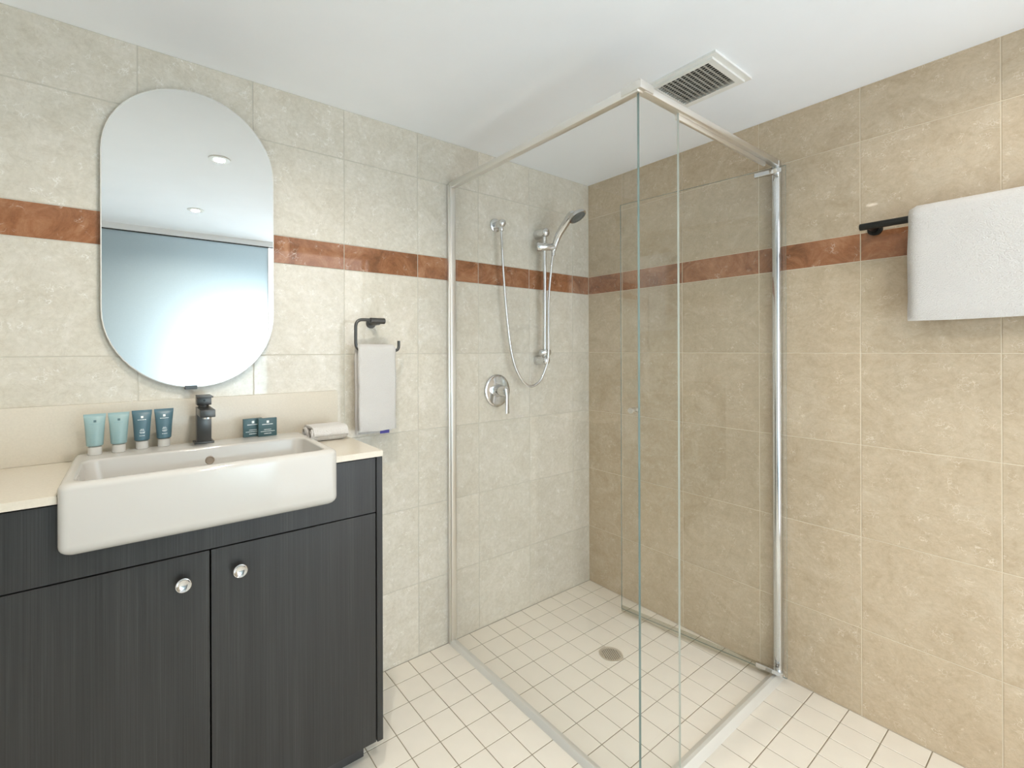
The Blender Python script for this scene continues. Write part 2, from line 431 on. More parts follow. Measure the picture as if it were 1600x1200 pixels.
# front wall: frosted window wall seen in the mirror, with its frame and bulkhead
RX = -0.20                        # right jamb of the window wall
bm = B()
box(bm, XL, 0.0, YF - 0.06, YF, 2.062, H)
box(bm, XL, RX, YF - 0.06, YF, -0.001, 0.05)
box(bm, RX, 0.0, YF - 0.06, YF, -0.001, 2.062)
struct(obj('wall_front', bm, M['paint']))
win = bpy.data.objects.new('window_1', None); COL.objects.link(win); win.location = (-1.5, YF, 0); WORLD['window_1'] = Vector((-1.5, YF, 0)); struct(win)
bm = B(); box(bm, XL, -1.0885, YF - 0.032, YF - 0.022, 0.05, 2.056); obj('pane', bm, M['frost'], win)
bm = B(); box(bm, -1.0845, RX, YF - 0.032, YF - 0.022, 0.05, 2.056); obj('pane', bm, M['litpane'], win)
bm = B(); box(bm, XL, RX, YF - 0.036, YF - 0.016, 2.055, 2.062); obj('head_gap_shade', bm, M['blacktrim'], win)  # dark strip standing in for the shaded gap above the panes
bm = B(); box(bm, -1.0885, -1.0845, YF - 0.034, YF - 0.020, 0.05, 2.056); obj('mullion', bm, M['steel'], win)
for xa, xb in ((RX - 0.075, RX - 0.055), (RX - 0.008, RX + 0.035)):
    bm = B(); box(bm, xa, xb, YF - 0.020, YF + 0.012, 0.0, 2.062, 0.002, 1); obj('frame_stile', bm, M['whiteplastic'], win)

# ------------------------------------------------------------------ ceiling downlights
def downlight(x, y, label, watts):
    t = thing('ceiling_downlight', (x, y, H), label, 'downlight', 'recessed ceiling downlights')
    bm = B(); lathe(bm, [(0.0, 0.0245), (0.0005, 0.046), (0.004, 0.045), (0.006, 0.037), (0.0045, 0.0255)], (x, y, H), (0, 0, -1), 32, closed=True)
    obj('trim_ring', bm, M['whiteplastic'], t)
    bm = B(); lathe(bm, [(0.0, 0.0245), (0.003, 0.0245), (0.0045, 0.021)], (x, y, H - 0.0005), (0, 0, -1), 28); obj('lamp_lens', bm, M['lampglow'], t)
    s = lamp('lamp_bulb', 'AREA', (x, y, H), watts, WARM, shape='DISK', size=0.044, spread=math.radians(152))
    s.parent = t; s.location = (0, 0, -0.0072)
downlight(*DOWN_SPOTS[0], 'recessed ceiling downlight, the upper and nearer one reflected in the mirror', DOWN_W[0])
downlight(*DOWN_SPOTS[1], 'recessed ceiling downlight, the lower and farther one reflected in the mirror', DOWN_W[1])
downlight(*DOWN_SPOTS[2], 'recessed ceiling downlight above the bath towel on the right wall', DOWN_W[2])

# ------------------------------------------------------------------ exhaust vent
t = thing('exhaust_vent', (-0.478, -0.842, H), 'square white ceiling exhaust vent with dark egg-crate grille above shower', 'vent')
bm = B()
X0, X1, Y0, Y1 = -0.597, -0.360, -0.946, -0.737
gx0, gx1, gy0, gy1 = -0.570, -0.398, -0.912, -0.746
def ringplate(bm, xo0, xo1, yo0, yo1, xi0, xi1, yi0, yi1, z0, z1):
    o_ = [(xo0, yo0), (xo1, yo0), (xo1, yo1), (xo0, yo1)]; i_ = [(xi0, yi0), (xi1, yi0), (xi1, yi1), (xi0, yi1)]
    rs = [[Vector((*p, z1)) for p in o_], [Vector((*p, z0)) for p in o_], [Vector((*p, z0)) for p in i_], [Vector((*p, z1)) for p in i_]]
    rings(bm, rs, closed=True)
ringplate(bm, X0, X1, Y0, Y1, gx0, gx1, gy0, gy1, H - 0.007, H + 0.0)
obj('flange', bm, M['whiteplastic'], t)
bm = B(); ringplate(bm, gx0 - 0.013, gx1 + 0.024, gy0 - 0.018, gy1 + 0.005, gx0, gx1, gy0, gy1, H - 0.014, H - 0.007); obj('face_frame', bm, M['whiteplastic'], t)
bm = B(); box(bm, gx0, gx1, gy0, gy1, H - 0.0015, H - 0.0005); obj('cavity_shade', bm, M['dark'], t)  # thin dark sheet standing in for shade behind the grille
bm = B()
nx, ny = 14, 11
for i in range(1, nx): 
    x = gx0 + (gx1 - gx0) * i / nx; box(bm, x - 0.0008, x + 0.0008, gy0, gy1, H - 0.0130, H - 0.0105)
for i in range(1, ny):
    y = gy0 + (gy1 - gy0) * i / ny; box(bm, gx0, gx1, y - 0.0020, y + 0.0020, H - 0.0132, H - 0.0105)
o = obj('grille', bm, M['grille'], t); o['kind'] = 'stuff'; o['label'] = 'dark egg-crate grille'

# ------------------------------------------------------------------ mirror
mx0, mx1, mz0, mz1 = -2.051, -1.602, 1.117, 2.002
t = thing('wall_mirror', ((mx0 + mx1) / 2, 0, (mz0 + mz1) / 2), 'frameless pill-shaped wall mirror above the basin', 'mirror')
def pill(inset, n=28):
    cx = (mx0 + mx1) / 2; r = (mx1 - mx0) / 2 - inset; za = mz0 + (mx1 - mx0) / 2; zb = mz1 - (mx1 - mx0) / 2
    return [(cx + r * math.cos(PI * k / n), zb + r * math.sin(PI * k / n)) for k in range(n + 1)] + [(cx + r * math.cos(PI + PI * k / n), za + r * math.sin(PI + PI * k / n)) for k in range(n + 1)]
bm = B()
rings(bm, [[Vector((a, -0.0165, c)) for a, c in pill(0.0028)], [Vector((a, -0.0195, c)) for a, c in pill(0.0028)]])
obj('silvered_glass', bm, M['mirror'], t)
bm = B()
rings(bm, [[Vector((a, -0.0145, c)) for a, c in pill(0.0)], [Vector((a, -0.0180, c)) for a, c in pill(0.0)], [Vector((a, -0.0192, c)) for a, c in pill(0.0028)], [Vector((a, -0.0145, c)) for a, c in pill(0.0028)]], closed=True)
obj('polished_edge', bm, M['whiteplastic'], t)
bm = B(); rings(bm, [[Vector((a, -0.002, c)) for a, c in pill(0.04)], [Vector((a, -0.0163, c)) for a, c in pill(0.04)]]); obj('backing_board', bm, M['kick'], t)
bm = B(); box(bm, -1.8545, -1.8225, -0.0222, -0.0025, 1.1125, 1.1165, 0.0006, 1); box(bm, -1.8545, -1.8225, -0.0224, -0.0198, 1.1125, 1.1235, 0.0006, 1); obj('bottom_clip', bm, M['gun'], t)

# ------------------------------------------------------------------ vanity
CT = 0.935; CB = 0.9185; CF = -0.378; VR = -1.386; PF = -0.372
bx0, bx1, by0, by1, bz0, bz1 = -2.1045, -1.529, -0.402, -0.045, 0.811, 0.960
bm = B()
poly = [(XL + 0.001, 0.0), (XL + 0.001, CF), (bx0 - 0.001, CF), (bx0 - 0.001, by1 + 0.001), (bx1 + 0.001, by1 + 0.001), (bx1 + 0.001, CF), (VR, CF), (VR, 0.0)]
poly = [(a, b - 0.0015 if b == 0.0 else b) for a, b in poly]
prism(bm, poly, lambda a, b: (a, b, CB), lambda a, b: (a, b, CT))
es = [e for e in bm.edges if all(abs(v.co.z - CT) < 1e-6 for v in e.verts)]
bmesh.ops.bevel(bm, geom=es, offset=0.0012, segments=2, affect='EDGES')
tag(obj('countertop', bm, M['quartz']), 'cream stone vanity countertop cut around the white basin', 'countertop')
bm = B(); box(bm, XL + 0.001, VR + 0.001, -0.0125, -0.0008, CT + 0.0003, 1.084, 0.0008, 2)
tag(obj('splashback', bm, M['quartz']), 'low cream stone splashback strip on the wall behind the basin', 'splashback')

t = thing('vanity_cabinet', (-2.0, -0.19, 0), 'charcoal pinstripe vanity cabinet with two doors under the basin', 'cabinet')
bm = B()
# carcass: side walls, bottom, back and rails left open where the basin sits
box(bm, XL + 0.002, -1.4065, -0.350, -0.012, 0.094, 0.112)
box(bm, XL + 0.002, -1.4065, -0.020, -0.006, 0.112, 0.800)
box(bm, XL + 0.002, XL + 0.018, -0.350, -0.020, 0.112, 0.915)
obj('carcass', bm, M['kick'], t)
bm = B(); box(bm, VR - 0.0185, VR + 0.0, PF - 0.002, -0.003, 0.089, CB - 0.0015, 0.0008, 1); obj('end_panel', bm, M['wood'], t)
# fascia with a notch that follows the rounded bottom corners of the basin
nz = bz0 - 0.0008; nl, nr, rr = bx0 - 0.0008, bx1 + 0.0008, 0.030
arcL = [(nl + rr - rr * math.cos(a), nz + rr - rr * math.sin(a)) for a in [PI / 2 * k / 8 for k in range(9)]]
arcR = [(nr - rr + rr * math.sin(a), nz + rr - rr * math.cos(a)) for a in [PI / 2 * k / 8 for k in range(9)]]
poly = [(XL + 0.002, 0.7580), (VR - 0.0215, 0.7580), (VR - 0.0215, CB - 0.004), (nr, CB - 0.004)] + arcR[::-1] + arcL[::-1] + [(nl, CB - 0.004), (XL + 0.002, CB - 0.004)]
bm = B(); prism(bm, poly, lambda a, b: (a, PF, b), lambda a, b: (a, PF + 0.018, b)); obj('fascia', bm, M['wood'], t)
def door(x0, x1, knob_x=None, kz=0.6955):
    bm = B(); box(bm, x0, x1, PF, PF + 0.018, 0.090, 0.7545, 0.0007, 1)
    d = obj('door', bm, M['wood'], t)
    if knob_x:
        bm = B()
        lathe(bm, [(0, 0.0065), (0.010, 0.0055), (0.013, 0.010), (0.0165, 0.0158), (0.0195, 0.0166), (0.0212, 0.0158), (0.0216, 0.0145), (0.0200, 0.0125), (0.0180, 0.0105), (0.0170, 0.004), (0.0170, 0.0001)], (knob_x, PF, kz), (0, -1, 0), 36)
        k = obj('knob', bm, M['chrome'], d, 50); k['label'] = 'dished chrome knob'
door(-1.8300, VR - 0.0215, -1.7700)
door(-2.2600, -1.8335, -1.8880)
bm = B(); box(bm, XL + 0.002, -2.2635, PF, PF + 0.018, 0.090, 0.7545, 0.0007, 1); obj('filler_panel', bm, M['wood'], t)
bm = B(); box(bm, XL + 0.002, VR - 0.03, -0.300, -0.284, 0.001, 0.094); obj('kickboard', bm, M['kick'], t)

# ------------------------------------------------------------------ basin
t = thing('wash_basin', ((bx0 + bx1) / 2, -0.22, CT), 'white ceramic semi-recessed rectangular basin with square front', 'basin')
bm = B()
def rr3(ins, z, r, x0=bx0, x1=bx1, y0=by0, y1=by1): return [Vector((a, b, z)) for a, b in rrect(x0 + ins, x1 - ins, y0 + ins, y1 - ins, r, 6)]
rs = []
rb = 0.024
rs.append(rr3(0.026, bz0, 0.010))
for k in range(1, 7):
    a = PI / 2 * k / 6
    rs.append(rr3(0.026 * (1 - math.sin(a)), bz0 + rb * (1 - math.cos(a)), 0.010 + 0.008 * k / 6))
rt = 0.013
for k in range(0, 7):
    a = PI / 2 * k / 6
    rs.append(rr3(rt * (1 - math.cos(a)), bz1 - rt + rt * math.sin(a), 0.020))
ix0, ix1, iy0, iy1 = -2.0780, -1.5560, -0.3790, -0.158
def inn(ins, z, r): return rr3(ins, z, r, ix0, ix1, iy0, iy1)
rs.append(inn(-0.006, bz1, 0.032))
for k in range(1, 6):
    a = PI / 2 * k / 5
    rs.append(inn(-0.006 + 0.006 * math.sin(a), bz1 - 0.006 * (1 - math.cos(a)), 0.030))
rs.append(inn(0.010, 0.880, 0.036)); rs.append(inn(0.014, 0.862, 0.040))
for k in range(1, 6):
    a = PI / 2 * k / 5
    rs.append(inn(0.014 + 0.030 * (1 - math.cos(a)), 0.862 - 0.026 * math.sin(a), 0.042))
rs.append(inn(0.095, 0.832, 0.01))
rings(bm, rs)
obj('bowl', bm, M['ceramic'], t, 50)
bm = B(); lathe(bm, [(0, 0.0116), (0.0014, 0.0112), (0.0018, 0.0095), (0.0006, 0.0080), (0.0004, 0.0001)], (-1.8068, iy1 - 0.0040, 0.9240), (0, -1, 0.12), 28)
o = obj('overflow', bm, M['taupe'], t); o['label'] = 'round satin metal overflow hole'
bm = B(); lathe(bm, [(0, 0.032), (0.002, 0.031), (0.003, 0.026), (0.0015, 0.022), (0.005, 0.020), (0.006, 0.0001)], (-1.817, -0.268, 0.8322), (0, 0, 1), 28); obj('waste', bm, M['chrome'], t)

# ------------------------------------------------------------------ basin mixer tap
fx, fy = -1.8128, -0.0775
t = thing('basin_tap', (fx, fy, bz1), 'black square basin mixer tap standing on the basin deck', 'tap')
bm = B(); box(bm, fx - 0.0255, fx + 0.0255, fy - 0.022, fy + 0.022, bz1 - 0.0004, bz1 + 0.0055, 0.0012, 2); obj('base_plate', bm, M['gun'], t)
bm = B(); box(bm, fx - 0.0185, fx + 0.0185, fy - 0.018, fy + 0.018, bz1 + 0.005, bz1 + 0.104, 0.0010, 2); obj('body', bm, M['gun'], t)
bm = B(); box(bm, fx - 0.0185, fx + 0.0185, fy - 0.098, fy - 0.0175, bz1 + 0.084, bz1 + 0.1045, 0.0016, 2); sp = obj('spout', bm, M['gun'], t)
bm = B(); cyl(bm, (fx, fy - 0.082, bz1 + 0.0845), (fx, fy - 0.082, bz1 + 0.079), 0.0115, 20, 0.0006); obj('aerator', bm, M['chrome'], sp)
bm = B(); box(bm, fx - 0.0185, fx + 0.0185, fy - 0.020, fy + 0.018, bz1 + 0.1105, bz1 + 0.1345, 0.0012, 2); cyl(bm, (fx, fy, bz1 + 0.1035), (fx, fy, bz1 + 0.1112), 0.014, 18); hb = obj('handle_block', bm, M['gun'], t)
bm = B(); cyl(bm, (fx, fy - 0.0195, bz1 + 0.124), (fx, fy - 0.0206, bz1 + 0.124), 0.0032, 14); obj('grub_screw', bm, M['black'], hb)
bm = B(); box(bm, fx - 0.0185, fx + 0.0185, fy - 0.060, fy + 0.018, bz1 + 0.1345, bz1 + 0.1385, 0.0010, 2); obj('lever', bm, M['gun'], t)

# ------------------------------------------------------------------ toiletry tubes
def tube_sections(x, y, z0):
    """half width, half depth by height"""
    zs = [0.0225, 0.0235, 0.026, 0.034, 0.045, 0.057, 0.069, 0.081, 0.090, 0.0965, 0.0975, 0.1045]
    hw = [0.0155, 0.0172, 0.0178, 0.0183, 0.0189, 0.0196, 0.0204, 0.0213, 0.0221, 0.0227, 0.0229, 0.0232]
    hd = [0.0150, 0.0164, 0.0166, 0.0160, 0.0150, 0.0136, 0.0116, 0.0088, 0.0054, 0.0018, 0.0010, 0.0010]
    return [(z0 + a, b, c) for a, b, c in zip(zs, hw, hd)]
def surf(secs, u, z):
    for (za, wa, da), (zb, wb, db) in zip(secs, secs[1:]):
        if za <= z <= zb:
            t_ = (z - za) / (zb - za); w_ = wa + (wb - wa) * t_; d_ = da + (db - da) * t_
            return -d_ * math.sqrt(max(0, 1 - (u / w_) ** 2))
    return 0
def print_patch(bm, secs, x, y, u0_, u1_, z0, z1, rz, n=4, lift=0.0004):
    vv = []
    for k in range(n + 1):
        u = u0_ + (u1_ - u0_) * k / n
        vv.append([bm.verts.new(rot2(u, surf(secs, u, z) - lift, rz, x, y, z)) for z in (z0, z1)])
    for a, b in zip(vv, vv[1:]): bm.faces.new((a[0], b[0], b[1], a[1]))
def rot2(u, v, rz, x, y, z): return (x + u * math.cos(rz) - v * math.sin(rz), y + u * math.sin(rz) + v * math.cos(rz), z)
def words(fn, uc, width, z, h, rng):
    u = uc - width / 2
    while u < uc + width / 2 - 0.0008:
        l = min(rng.uniform(0.0014, 0.0040), uc + width / 2 - u)
        fn(u, u + l, z, z + h); u += l + 0.0007
def tube_thing(x, y, rz, mat_, pm, pf, label, style, rng):
    z0 = bz1 + 0.0002
    t = thing('toiletry_tube', (x, y, z0), label, 'tube', 'toiletry tubes on the basin deck')
    secs = tube_sections(x, y, z0)
    bm = B(); ns = 28
    rs = [[Vector(rot2(w_ * math.cos(2 * PI * k / ns), d_ * math.sin(2 * PI * k / ns), rz, x, y, z)) for k in range(ns)] for z, w_, d_ in secs]
    rings(bm, rs)
    obj('tube_body', bm, mat_, t, 60)
    bm = B(); lathe(bm, [(0, 0.0142), (0.0008, 0.0150), (0.0195, 0.0146), (0.0205, 0.0138), (0.0208, 0.0090), (0.0230, 0.0090)], (x, y, z0), (0, 0, 1), 28); obj('cap', bm, M['cap'], t)
    bm = B(); print_patch(bm, secs, x, y, -0.0028, 0.0028, z0 + 0.0835, z0 + 0.0890, rz); obj('logo_square', bm, pm, t)
    bm = B(); pp = lambda a, b, c, d: print_patch(bm, secs, x, y, a, b, c, d, rz, 2)
    words(pp, 0, 0.0205, z0 + 0.0785, 0.0013, rng); obj('name_line', bm, pf, t)
    bm = B(); pp = lambda a, b, c, d: print_patch(bm, secs, x, y, a, b, c, d, rz, 2)
    if style == 'left':
        for zz, ww in ((0.0525, 0.013), (0.0488, 0.011), (0.0440, 0.012), (0.0400, 0.008), (0.0350, 0.012), (0.0318, 0.010)): words(pp, -0.0105 + ww / 2, ww, z0 + zz, 0.0011, rng)
    else:
        for zz, ww in ((0.0530, 0.008), (0.0500, 0.011), (0.0455, 0.0125), (0.0430, 0.010), (0.0360, 0.0130)): words(pp, 0, ww, z0 + zz, 0.0012, rng)
    obj('text_lines', bm, pf if style == 'left' else M['printw'], t)
rng = random.Random(3)
tube_thing(-2.0605, -0.0872, 0.10, M['lightteal'], M['printd'], M['printdd'], 'pale teal toiletry tube, leftmost of the four on the basin deck', 'left', rng)
tube_thing(-2.0107, -0.0845, 0.05, M['lightteal'], M['printd'], M['printdd'], 'pale teal toiletry tube, second from the left, beside a deep blue tube', 'left', rng)
tube_thing(-1.9600, -0.0680, 0.03, M['darkteal'], M['printw'], M['printw'], 'deep blue-teal toiletry tube beside a pale one, third from the left', 'mid', rng)
tube_thing(-1.9090, -0.0640, 0.06, M['darkteal'], M['printw'], M['printw'], 'deep blue-teal toiletry tube nearest the black tap', 'mid', rng)

# ------------------------------------------------------------------ soap boxes
def soap(xc, yc, rz, label, rng):
    t = thing('soap_box', (xc, yc, bz1), label, 'soap box', 'boxed soaps on the basin deck')
    s, d = 0.0275, 0.0055
    Mx = Matrix.Translation((xc, yc, 0)) @ Matrix.Rotation(rz, 4, 'Z')
    bm = B(); box(bm, -s, s, -d, d, bz1 + 0.0002, bz1 + 0.0562, 0.0008, 2); bmesh.ops.transform(bm, matrix=Mx, verts=bm.verts); obj('carton', bm, M['boxteal'], t)
    def quad(bm, a, b, c, e):
        vs_ = [bm.verts.new(Mx @ Vector((u, -d - 0.0003, z))) for u, z in ((a, c), (b, c), (b, e), (a, e))]; bm.faces.new(vs_)
    z0 = bz1
    bm = B(); quad(bm, -0.0035, 0.0038, z0 + 0.0415, z0 + 0.0490); lg = obj('logo_square', bm, M['printw'], t)
    bm = B(); words(lambda a, b, c, e: quad(bm, a, b, c, e), 0, 0.033, z0 + 0.0365, 0.0021, rng); obj('name_line', bm, M['printw'], t)
    bm = B()
    for zz, ww, hh in ((0.0205, 0.022, 0.0016), (0.0150, 0.042, 0.0016), (0.0080, 0.022, 0.0020)): words(lambda a, b, c, e: quad(bm, a, b, c, e), 0, ww, z0 + zz, hh, rng)
    obj('text_lines', bm, M['printw'], t)
soap(-1.6770, -0.0605, 0.06, 'small dark teal soap box standing behind the other one', rng)
soap(-1.6375, -0.0780, 0.04, 'small dark teal soap box standing in front of the other one', rng)

# ------------------------------------------------------------------ rolled face towel on the counter
def spiral_sheet(turns, r0, gap, flat, n=22):
    pts = []
    tot = int(turns * n)
    for i in range(tot + 1):
        a = 2 * PI * i / n; r = r0 + gap * i / n
        pts.append((r * math.cos(a) * flat, r * math.sin(a)))
    return pts
def towel_roll():
    t = thing('rolled_towel', (-1.46, -0.105, CT), 'small white towel rolled on the counter right of the basin', 'towel')
    rngl = random.Random(5)
    x0, x1 = -1.521, -1.402
    def roll(name, yc, rad, xa, xb, zc, flat, start):
        bm = B(); th = 0.0052
        cen = spiral_sheet(2.55, 0.0045, (rad - 0.0045 - th / 2) / 2.55, flat)
        inner, outer = [], []
        for i, (a, c) in enumerate(cen):
            p = Vector((a, c)); q0 = Vector(cen[max(i - 1, 0)]); q1 = Vector(cen[min(i + 1, len(cen) - 1)])
            tn = (q1 - q0).normalized(); nn = Vector((tn.y, -tn.x))
            outer.append(p + nn * th / 2); inner.append(p - nn * th / 2)
        prof = outer + inner[::-1]
        cs, sn = math.cos(start), math.sin(start)
        nx_ = 10; rs = []
        for k in range(nx_ + 1):
            s = k / nx_; x = xa + (xb - xa) * s
            e = min(s, 1 - s) * nx_
            sq = 1 - 0.10 * max(0, 1 - e) 
            wob = 0.0008 * math.sin(s * 9 + yc * 100)
            rs.append([Vector((x + 0.0025 * math.sin(i * 0.23 + yc * 50) * (1 if k in (0, nx_) else 0), yc + (a * cs - c * sn) * sq, zc + ((a * sn + c * cs)) * sq * 0.96 + wob)) for i, (a, c) in enumerate(prof)])
        rings(bm, rs); return obj(name, bm, M['towel'], t, 60)
    roll('front_roll', -0.134, 0.0225, x0, x1, CT + 0.0228, 1.22, 2.3)
    roll('back_roll', -0.078, 0.0215, x0 - 0.002, x1 + 0.001, CT + 0.0235, 1.18, 0.6)
    # the flap that lies over both rolls
    bm = B(); prof = []
    top = smooth_path([(0, -0.1605, CT + 0.026), (0, -0.152, CT + 0.041), (0, -0.134, CT + 0.0475), (0, -0.106, CT + 0.0475), (0, -0.078, CT + 0.0480), (0, -0.058, CT + 0.043), (0, -0.050, CT + 0.028)], 5)
    for k in range(9):
        x = x0 + 0.004 + (x1 - x0 - 0.006) * k / 8
        prof.append([Vector((x, p.y, p.z + 0.0006 * math.sin(k * 1.7 + i))) for i, p in enumerate(top)] + [Vector((x, p.y * 0.985 - 0.0016, p.z - 0.0055)) for p in reversed(top)])
    rings(bm, prof); obj('top_flap', bm, M['towel'], t, 60)
towel_roll()

# ------------------------------------------------------------------ towel ring and hand towel
t = thing('towel_ring', (-1.253, 0, 1.324), 'black open towel ring on the wall right of the mirror', 'towel ring')
RY = -0.070
bm = B(); lathe(bm, [(0.0005, 0.0185), (0.008, 0.0185), (0.0095, 0.0172), (0.0095, 0.009), (0.0700, 0.009)], (-1.253, 0, 1.3275), (0, -1, 0), 28); obj('rosette', bm, M['gun'], t)
bm = B(); cyl(bm, (-1.286, RY, 1.3335), (-1.229, RY, 1.3335), 0.0108, 24, 0.001); obj('arm', bm, M['gun'], t)
bm = B()
path = fillet([(-1.284, RY, 1.336), (-1.341, RY, 1.336), (-1.341, RY, 1.226), (-1.171, RY, 1.226), (-1.171, RY, 1.262)], 0.030, 8)
tube(bm, path, 0.0056, 14); obj('hoop', bm, M['gun'], t)

def drape(name_t, label, bar_axis, bar_c, half_t, th, front_drop, back_drop, a0, a1, wav, parts_parent=None, seedv=1, flare=0.0, shear=0.0):
    """cloth folded over a bar. bar_axis 'x' -> bar runs along x and front is -y; 'y' -> bar runs along y and front is -x"""
    t = thing(name_t, (bar_c[0] if bar_axis == 'y' else (a0 + a1) / 2, bar_c[1] if bar_axis == 'x' else (a0 + a1) / 2, bar_c[2]), label, 'towel')
    zc = bar_c[2]
    path = []
    nf = 16
    for k in range(nf): path.append((-half_t, -front_drop + (front_drop) * k / nf))
    na = 10
    for k in range(na + 1):
        a = PI - PI * k / na; path.append((half_t * math.cos(a), half_t * 1.0 * math.sin(a)))
    nb = 14
    for k in range(1, nb + 1): path.append((half_t, -back_drop * k / nb))
    path = [Vector(p) for p in path]
    rg = random.Random(seedv)
    ph = [rg.uniform(0, 6) for _ in range(8)]
    n = 26; rs = []
    for j in range(n + 1):
        s = j / n
        # ease the ends so the folded edges look round
        e = min(s, 1 - s) * (a1 - a0)
        endk = math.sqrt(max(0.0, 1 - (1 - min(1, e / (th * 0.55))) ** 2)) if e < th * 0.55 else 1.0
        endk = 0.25 + 0.75 * endk
        outer, inner = [], []
        for i, p in enumerate(path):
            q0 = path[max(i - 1, 0)]; q1 = path[min(i + 1, len(path) - 1)]
            tn = (q1 - q0).normalized(); nn = Vector((-tn.y, tn.x))
            low = max(0, -p.y / front_drop)
            wv = wav * (0.35 + low) * (math.sin(s * 5.2 + ph[0] + low * 1.3) * 0.6 + math.sin(s * 11 + ph[1] - low * 2.0) * 0.3)
            endr = 1.0
            if i < 2: endr = (0.45, 0.85)[i]
            if i > len(path) - 3: endr = (0.85, 0.45)[i - len(path) + 2]
            out_s = nn * (th / 2 * endk * endr)
            side = -1 if i < nf + na // 2 else 1
            base = Vector((p.x + side * abs(wv) * 0.5 + wv * 0.5, p.y + (0.006 * wav / 0.004) * math.sin(s * 7 + ph[3]) * low * 0.25))
            outer.append(base + out_s); inner.append(base - out_s)
        prof = outer + inner[::-1]
        al = a0 + (a1 - a0) * s
        ring = []
        m_ = len(prof)
        for i, q in enumerate(prof):
            low = max(0, -q.y / front_drop)
            aa = al + flare * (s - 0.5) * low + shear * low + 0.0022 * math.sin(low * 8 + ph[4]) * (1 - abs(2 * s - 1)) 
            # wobbly edges
            if j in (0, n): aa += 0.0015 * math.sin(low * 11 + ph[5] + j)
            if bar_axis == 'x': ring.append(Vector((aa, bar_c[1] + q.x, zc + q.y)))
            else: ring.append(Vector((bar_c[0] + q.x, aa, zc + q.y)))
        rs.append(ring)
    bm = B(); rings(bm, rs)
    obj('cloth', bm, M['towel'], t, 70)
    return t
ht = drape('hand_towel', 'white hand towel folded over the black towel ring', 'x', (0, RY, 1.226), 0.0155, 0.0150, 0.287, 0.300, -1.3385, -1.1925, 0.0026, seedv=4, flare=-0.003)
bm = B(); box(bm, -1.243, -1.206, RY + 0.010, RY + 0.0125, 0.9215, 0.9330, 0.0003, 1); o = obj('care_tag', bm, M['blue'], ht); o['label'] = 'blue woven tag under the hem'

# ------------------------------------------------------------------ towel rail and bath towel
t = thing('towel_rail', (0, -1.42, 1.617), 'black round towel rail on the right wall over the red tile band', 'towel rail')
BXr = -0.070
bm = B(); cyl(bm, (BXr, -1.1435, 1.6175), (BXr, -1.765, 1.6175), 0.0108, 24, 0.0012); obj('bar', bm, M['black'], t)
for yy in (-1.1665, -1.742):
    bm = B(); lathe(bm, [(0.0005, 0.0195), (0.007, 0.0195), (0.0085, 0.018), (0.0085, 0.0095), (0.066, 0.0095)], (0, yy, 1.6165), (-1, 0, 0), 28); obj('rosette', bm, M['black'], t)
drape('bath_towel', 'thick white bath towel folded over the black towel rail', 'y', (BXr, 0, 1.6175), 0.0235, 0.0240, 0.3075, 0.300, -1.705, -1.2615, 0.0040, seedv=9)

# ------------------------------------------------------------------ shower screen
SX, SY, ST = -0.888, -0.888, 1.928
t = thing('shower_screen', (SX, SY, 0), 'clear glass corner shower screen with chrome frame and open pivot door', 'shower screen')
def pane(name, x0, x1, y0, y1, z0, z1, axis, Mx=None, par=None, edge='gedge'):
    bm = B(); box(bm, x0, x1, y0, y1, z0, z1)
    for f in bm.faces:
        nrm = f.normal
        f.normal_update(); nrm = f.normal
        f.material_index = 0 if abs(nrm[axis]) > 0.5 else (2 if edge != 'gedge' and nrm[1 - axis] > 0.5 else 1)
    if Mx is not None: bmesh.ops.transform(bm, matrix=Mx, verts=bm.verts)
    return obj(name, bm, [M['glass'], M['gedge'], M[edge]], par or t)
pane('fixed_panel', SX - 0.003, SX + 0.003, SY + 0.0035, -0.012, 0.016, ST - 0.010, 0)
pane('return_panel', SX - 0.003, -0.697, SY - 0.003, SY + 0.003, 0.016, ST - 0.010, 1, edge='gedgelight')
bm = B()
box(bm, SX - 0.0125, SX + 0.0125, -0.020, -0.001, 0.001, ST, 0.003, 3); box(bm, SX - 0.020, SX - 0.0126, -0.0145, -0.001, 0.001, ST - 0.012, 0.0015, 2)
obj('wall_channel', bm, M['brushed'], t)
bm = B(); box(bm, SX - 0.0135, SX + 0.0105, SY - 0.006, -0.0205, ST - 0.024, ST, 0.0025, 2); obj('header_rail', bm, M['brushed'], t)
bm = B(); box(bm, SX + 0.011, -0.030, SY - 0.0125, SY + 0.0105, ST - 0.020, ST, 0.0025, 2); obj('header_rail', bm, M['brushed'], t)
bm = B(); box(bm, -0.697, -0.105, SY + 0.0005, SY + 0.0095, ST - 0.036, ST - 0.0195, 0.003, 2); o = obj('strike_seal', bm, M['brushed'], t)
bm = B()
box(bm, SX - 0.0155, SX + 0.045, SY - 0.0155, SY + 0.0125, ST - 0.0185, ST + 0.0045, 0.002, 2)
box(bm, SX - 0.0155, SX + 0.0125, SY + 0.011, SY + 0.045, ST - 0.0185, ST + 0.0045, 0.002, 2)
obj('corner_bracket', bm, M['brushed'], t)
bm = B(); prism(bm, [(SX - 0.020, 0.0003), (SX + 0.020, 0.0003), (SX + 0.014, 0.010), (SX + 0.004, 0.017), (SX - 0.008, 0.017), (SX - 0.015, 0.009)], lambda a, b: (a, SY - 0.012, b), lambda a, b: (a, -0.001, b)); obj('sill', bm, M['anodised'], t)
bm = B(); prism(bm, [(SY - 0.020, 0.0003), (SY + 0.026, 0.0003), (SY + 0.020, 0.008), (SY + 0.004, 0.020), (SY - 0.006, 0.020), (SY - 0.014, 0.010)], lambda a, b: (SX - 0.016, a, b), lambda a, b: (-0.001, a, b)); obj('sill', bm, M['anodised'], t)
